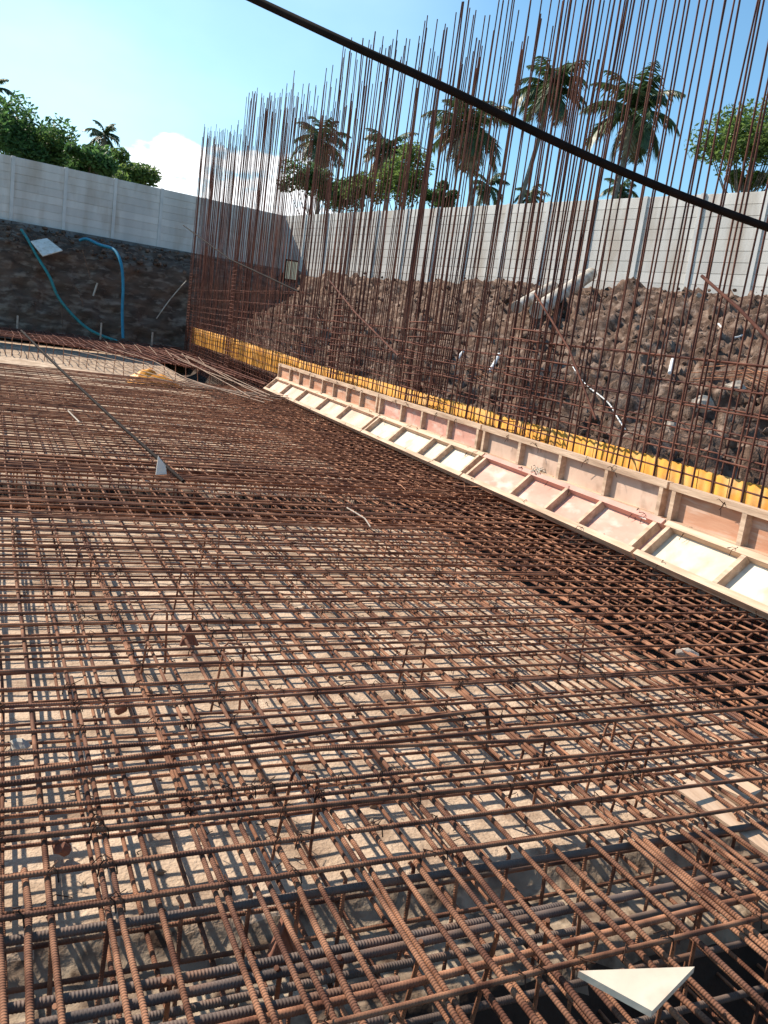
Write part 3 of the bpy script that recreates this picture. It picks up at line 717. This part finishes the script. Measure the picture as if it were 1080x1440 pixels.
for k, (px, py) in enumerate([(266, 893), (400, 1328)]):
    c = atz(px, py, -.15); m = MB(); m.tube([c+Vector((-.04, 0, -.06)), c+Vector((0, .02, .05)), c+Vector((.05, 0, -.06))], .009, 6)
    m.prism([c+Vector((-.04, 0, -.06)), c+Vector((.05, 0, -.06)), c+Vector((0, .02, .05))], (0, .03, 0)); tag(m.build('folded_scrap', M['brick']), ['small folded scrap lying between the bars left of centre', 'small folded scrap by the footing beam'][k], 'scrap')

mb = MB()
for k in range(260):
    x = random.uniform(-.2, 4.2); y = random.uniform(2.5, 6.2); p = Vector((x, y, floor_h(x, y)[0]+.006)); a = random.random()*6.3; L = random.uniform(.03, .12); e = Vector((math.cos(a), math.sin(a), .03))*L
    mb.tube([p, p+e*.5+Vector((rnd(.02), rnd(.02), .012)), p+e], .0022, 4, cap=False)
    if k % 3 == 0: lump(mb, p+Vector((rnd(.2), rnd(.2), .0)), random.uniform(.006, .022), (1, .8, .6), k, 1, 1)
tag(mb.build('floor_scraps', [M['wire'], M['rubble']]), 'wire ends and crumbs scattered on the pale concrete under the mesh', kind='stuff')
# overhead cable
pts = [atd(300, -28, 3.2), atd(355, -2, 3.2), atd(500, 66, 3.05), atd(640, 130, 3.0), atd(800, 208, 3.0), atd(940, 268, 3.1), atd(1080, 320, 3.25), atd(1160, 345, 3.4)]
ext = [pts[0]+(pts[0]-pts[1])*6, pts[0]+(pts[0]-pts[1])*2]
mb = MB(); mb.tube(smooth_path(ext+pts+[pts[-1]+(pts[-1]-pts[-2])*4], 8), .0148, 10)
tag(mb.build('overhead_cable', M['black']), 'thick black cable sagging across the sky in front of the rebar', 'cable')

# ------------------------------------------------------------------ trees
def leafball(mb, c, r, n, size, squash=.8):
    for k in range(n):
        u = Vector((random.gauss(0, 1), random.gauss(0, 1), random.gauss(0, 1))).normalized()*(random.random()**.45)*r
        p = c+Vector((u.x, u.y, u.z*squash)); a = Vector((rnd(1), rnd(1), rnd(.7))).normalized(); b = a.cross(Vector((rnd(1), rnd(1), rnd(1)))).normalized()
        s = size*random.uniform(.6, 1.3); mb.add([p-a*s, p+b*s*.42-Vector((0, 0, .1*s)), p+a*s*1.1, p-b*s*.42-Vector((0, 0, .1*s))], [(0, 1, 2, 3)])
def tree(px, py, dist, rpx, label, leaf='leaf', clumps=18, per=170, size=.2, squash=.8, base=4.0):
    c = atd(px, py, dist); r = rpx*dist/F; root = thing('broadleaf_tree', (c.x, c.y, base), label, 'tree')
    t = MB(); f = Vector((c.x+rnd(.3), c.y, base)); m_ = f.lerp(c, .55)+Vector((rnd(.3), rnd(.3), 0))
    t.tube([f, f.lerp(m_, .5)+Vector((rnd(.1), 0, 0)), m_, c], .16*r**.5, 8, r2=.05)
    cr = MB()
    for k in range(clumps):
        u = Vector((random.gauss(0, 1), random.gauss(0, 1), random.gauss(0, .8))).normalized()*r*random.uniform(.35, .95); u.z *= squash
        q = c+u*(1.1 if k%3 else .6); t.tube([m_.lerp(c, .3*random.random()), m_.lerp(q, .5)+Vector((0, 0, -.1)), q], .05, 5, r2=.015)
        leafball(cr, q, r*random.uniform(.3, .55), int(per*1.9), size*.8)
    t.build('trunk', M['bark'], root); cr.build('crown', M[leaf], root)
def palm(px, py, dist, rpx, basepx, label, n=22, dry=4, droop=1.):
    c = atd(px, py, dist); L = rpx*dist/F*1.15; d = ray(*basepx); b = EYEP+d*((4.0-EYE)/d.z) if False else atd(basepx[0], basepx[1], dist)
    dn = (c-b).normalized(); f = b-dn*((b.z-4.0)/max(.3, dn.z)); f.z = 4.0
    root = thing('palm_tree', tuple(f), label, 'palm tree')
    t = MB(); t.tube(smooth_path([f, f.lerp(b, .7), b, b.lerp(c, .6)+Vector((.1, 0, 0)), c]), .2, 9, r2=.13); t.build('trunk', M['palmbark'], root)
    cr = MB()
    for k in range(n):
        az = k*2.399+rnd(.55); el = R(86)-R(140)*(k/n)**1.05+rnd(.3); isdry = k >= n-dry
        LL = L*random.uniform(.85, 1.12)*(.8 if isdry else 1); h = Vector((math.cos(az), math.sin(az), 0)); p = c.copy(); e = el; ns = 16; pr = [p.copy()]
        for s in range(ns):
            e -= (.075+.06*s/ns)*droop*(.6 if e < -1. else 1); p = p+(h*math.cos(e)+Vector((0, 0, math.sin(e))))*(LL/ns); pr.append(p.copy())
        mi = 1 if isdry else 0
        twist = rnd(.5); cr.tube(pr, .035, 4, r2=.008, mi=mi, cap=False); sd = Vector((-h.y, h.x, 0))
        for s in range(2, ns):
            for half in (0, .5):
                a = pr[s].lerp(pr[min(s+1, ns)], half); tg = (pr[min(s+1, ns)]-pr[s-1]).normalized(); ll = LL*.33*random.uniform(.75, 1.15)*math.sin(math.pi*min(.97, (s+half)/ns*.85+.12))
                for sg in (1, -1):
                    tip = a+sd*sg*ll*(.72+rnd(.1))+tg*ll*.5+Vector((0, 0, -ll*(.35+twist*.4+random.random()*.6))); w = tg*.065
                    cr.add([a-w, a+w, a.lerp(tip, .5)+w*.9+Vector((0, 0, .05*ll)), tip, a.lerp(tip, .5)-w*.9+Vector((0, 0, .05*ll))], [(0, 1, 2, 3, 4)], mi=mi)
    for k in range(7):
        lump(cr, c+Vector((rnd(.35), rnd(.35), -.3-random.random()*.4)), .14, (1, 1, 1.1), k+px, 1, mi=1)
    cr.build('crown', [M['palm'], M['palm_dry']], root)
random.seed(21)
tree(20, 186, 52, 60, 'tall green broadleaf tree behind the shaded fence at the far left', clumps=18)
tree(78, 216, 54, 44, 'rounded green tree behind the shaded fence, second from the left', 'leaf_light', 14)
tree(124, 222, 50, 38, 'dense green tree behind the shaded fence below the small palm')
tree(188, 246, 56, 40, 'pale green small tree behind the shaded fence next to the clouds', 'leaf_light', 14)
tree(45, 205, 60, 40, 'darker green tree behind the far left trees')
tree(150, 245, 62, 34, 'low green tree filling the gap behind the shaded fence')
palm(147, 191, 75, 27, (146, 240), 'small palm rising above the green trees on the left', 16, 1)
palm(-14, 128, 60, 34, (-14, 220), 'palm mostly cut off by the left edge of the photo', 14, 1)
palm(453, 200, 85, 46, (447, 290), 'slender palm, leftmost of those behind the rebar wall', 26, 6)
palm(546, 215, 80, 44, (543, 290), 'palm behind the middle column cage, second from the left', 28, 8)
palm(660, 185, 62, 66, (662, 290), 'broad palm with drooping fronds above the middle of the sunlit fence', 34, 12)
palm(775, 125, 58, 58, (732, 282), 'tall leaning palm with a pale top right of centre', 32, 8)
palm(890, 160, 52, 74, (862, 285), 'largest tall palm with wide crown on the right', 32, 7)
palm(686, 262, 90, 30, (686, 300), 'small palm low behind the fence below the broad palm', 16, 1)
palm(746, 275, 90, 26, (746, 300), 'small palm tip showing above the fence near the leaning palm', 14, 1)
palm(872, 268, 90, 32, (872, 300), 'small dark palm low behind the fence below the largest palm', 16, 1)
tree(1066, 196, 40, 74, 'olive green broadleaf tree at the right edge behind the sunlit fence', 'leaf_light', 24, 190, .15)
tree(1040, 255, 42, 28, 'low olive bush below the right edge tree', 'leaf_light', 8, 150, .15)
tree(440, 258, 70, 40, 'dark bushy tree behind the fence corner', 'leaf', 12, 170, .2)
tree(482, 268, 72, 36, 'low green bush between the two left palms', 'leaf', 10)
tree(575, 250, 66, 46, 'green leafy tree behind the middle of the rebar wall', 'leaf_light', 14)
tree(515, 262, 68, 36, 'green bush behind the fence left of the leafy tree', 'leaf_light', 10)
tree(625, 280, 70, 28, 'low dark bush at the foot of the broad palm', 'leaf', 10)

# ------------------------------------------------------------------ sky and sun
SUN_EL, SUN_AZ = R(42), R(-36)       # azimuth from +Y towards +X
w = bpy.data.worlds.new('World'); scn.world = w; w.use_nodes = True
n = w.node_tree.nodes; l = w.node_tree.links; bg = n['Background']
sk = n.new('ShaderNodeTexSky'); sk.sky_type = 'NISHITA'; sk.sun_disc = False; sk.sun_elevation = SUN_EL; sk.sun_rotation = SUN_AZ
sk.air_density = 1.0; sk.dust_density = .6; sk.ozone_density = 1.5
tc = n.new('ShaderNodeTexCoord')
def vmath(op, a, b=None):
    q = n.new('ShaderNodeVectorMath'); q.operation = op; l.new(a, q.inputs[0])
    if b is not None:
        if hasattr(b, 'is_linked'): l.new(b, q.inputs[1])
        else: q.inputs[1].default_value = b
    return q
def fmath(op, a, b=None, clamp=False):
    q = n.new('ShaderNodeMath'); q.operation = op; q.use_clamp = clamp
    for i, s in enumerate((a, b)):
        if s is None: continue
        if isinstance(s, (int, float)): q.inputs[i].default_value = s
        else: l.new(s, q.inputs[i])
    return q.outputs[0]
def mrange(a, f0, f1, t0, t1):
    q = n.new('ShaderNodeMapRange'); q.interpolation_type = 'SMOOTHSTEP'; l.new(a, q.inputs[0])
    for i, s in enumerate((f0, f1, t0, t1)): q.inputs[i+1].default_value = s
    return q.outputs[0]
def blob(px, py, r0, r1):
    d = ray(px, py); q = vmath('DOT_PRODUCT', tc.outputs['Generated'], tuple(d)); return mrange(q.outputs['Value'], math.cos(r1), math.cos(r0), 0, 1)
nz = n.new('ShaderNodeTexNoise'); nz.inputs['Scale'].default_value = 17; nz.inputs['Detail'].default_value = 9; nz.inputs['Roughness'].default_value = .55
mp = n.new('ShaderNodeMapping'); mp.inputs['Scale'].default_value = (1, 1, 2.2); l.new(tc.outputs['Generated'], mp.inputs['Vector']); l.new(mp.outputs['Vector'], nz.inputs['Vector'])
m1 = fmath('ADD', blob(330, 290, R(1), R(4.4)), fmath('ADD', blob(228, 228, R(.3), R(2.9)), blob(400, 300, R(1), R(5))), True)
cl = fmath('ADD', nz.outputs['Fac'], fmath('MULTIPLY', m1, .26)); cl = mrange(cl, .66, .80, 0, 1); cl = fmath('MULTIPLY', cl, mrange(m1, .05, .4, 0, 1))
nz2 = n.new('ShaderNodeTexNoise'); nz2.inputs['Scale'].default_value = 3; nz2.inputs['Detail'].default_value = 6; l.new(mp.outputs['Vector'], nz2.inputs['Vector'])
veil = fmath('MULTIPLY', fmath('ADD', blob(-60, 20, R(4), R(33)), 0), mrange(nz2.outputs['Fac'], .3, .75, .35, .9))
mx = n.new('ShaderNodeMixRGB'); l.new(fmath('MULTIPLY', veil, .62), mx.inputs[0]); tint = vmath('MULTIPLY', sk.outputs[0], (.76, 1.05, 1.10)); l.new(tint.outputs[0], mx.inputs[1]); mx.inputs[2].default_value = (6.2, 8.3, 9.4, 1)
mx2 = n.new('ShaderNodeMixRGB'); l.new(cl, mx2.inputs[0]); l.new(mx.outputs[0], mx2.inputs[1]); mx2.inputs[2].default_value = (9.6, 9.8, 10, 1)
l.new(mx2.outputs[0], bg.inputs['Color']); bg.inputs['Strength'].default_value = .11
sl = bpy.data.lights.new('sun', 'SUN'); sl.energy = 4.6; sl.angle = R(.5); sl.color = (1, .90, .76)
so = bpy.data.objects.new('sun', sl); col.objects.link(so)
sd = Vector((math.sin(SUN_AZ)*math.cos(SUN_EL), math.cos(SUN_AZ)*math.cos(SUN_EL), math.sin(SUN_EL)))
so.rotation_euler = sd.to_track_quat('Z', 'Y').to_euler(); so.location = (0, 0, 30)
vs_ = scn.view_settings; vs_.view_transform = 'Standard'; vs_.look = 'None'; vs_.gamma = 1; vs_.use_curve_mapping = False; vs_.exposure = .68
GROUPS = {'palm_tree': 'palms behind the fences', 'broadleaf_tree': 'leafy trees behind the fences', 'tilted_form_panel': 'tilted formwork panels along the wall foot', 'upright_form_panel': 'upright formwork panels along the wall foot',
          'column_cage': 'column cages in the rebar wall', 'rebar_mat': 'floor rebar mats', 'wall_rebar': 'rebar wall curtains', 'corrugated_sheet': 'yellow sheets behind the formwork', 'stake': 'stakes by the cut bank', 'root': 'roots on the cut bank',
          'brace_bar': 'brace bars of the rebar wall', 'loose_rebar': 'loose bars lying on the mesh', 'water_hose': 'hoses on the cut bank', 'panel_fence': 'precast fences around the pit', 'beam_cage': 'beam cages in the trenches', 'concrete_pipe': 'pipes on the mound',
          'stone': 'stones about the site', 'brick_spacer': 'spacer blocks under the mesh', 'folded_scrap': 'folded scraps between the bars', 'white_strip': 'white scraps on the mound', 'wire_bundle': 'scrap bar bundles on the mound'}
for o in list(bpy.data.objects):
    g = GROUPS.get(o.name.split('.')[0])
    if g and o.parent is None and 'label' in o: o['group'] = g
for o in list(bpy.data.objects):
    if '_o' in o: del o['_o']
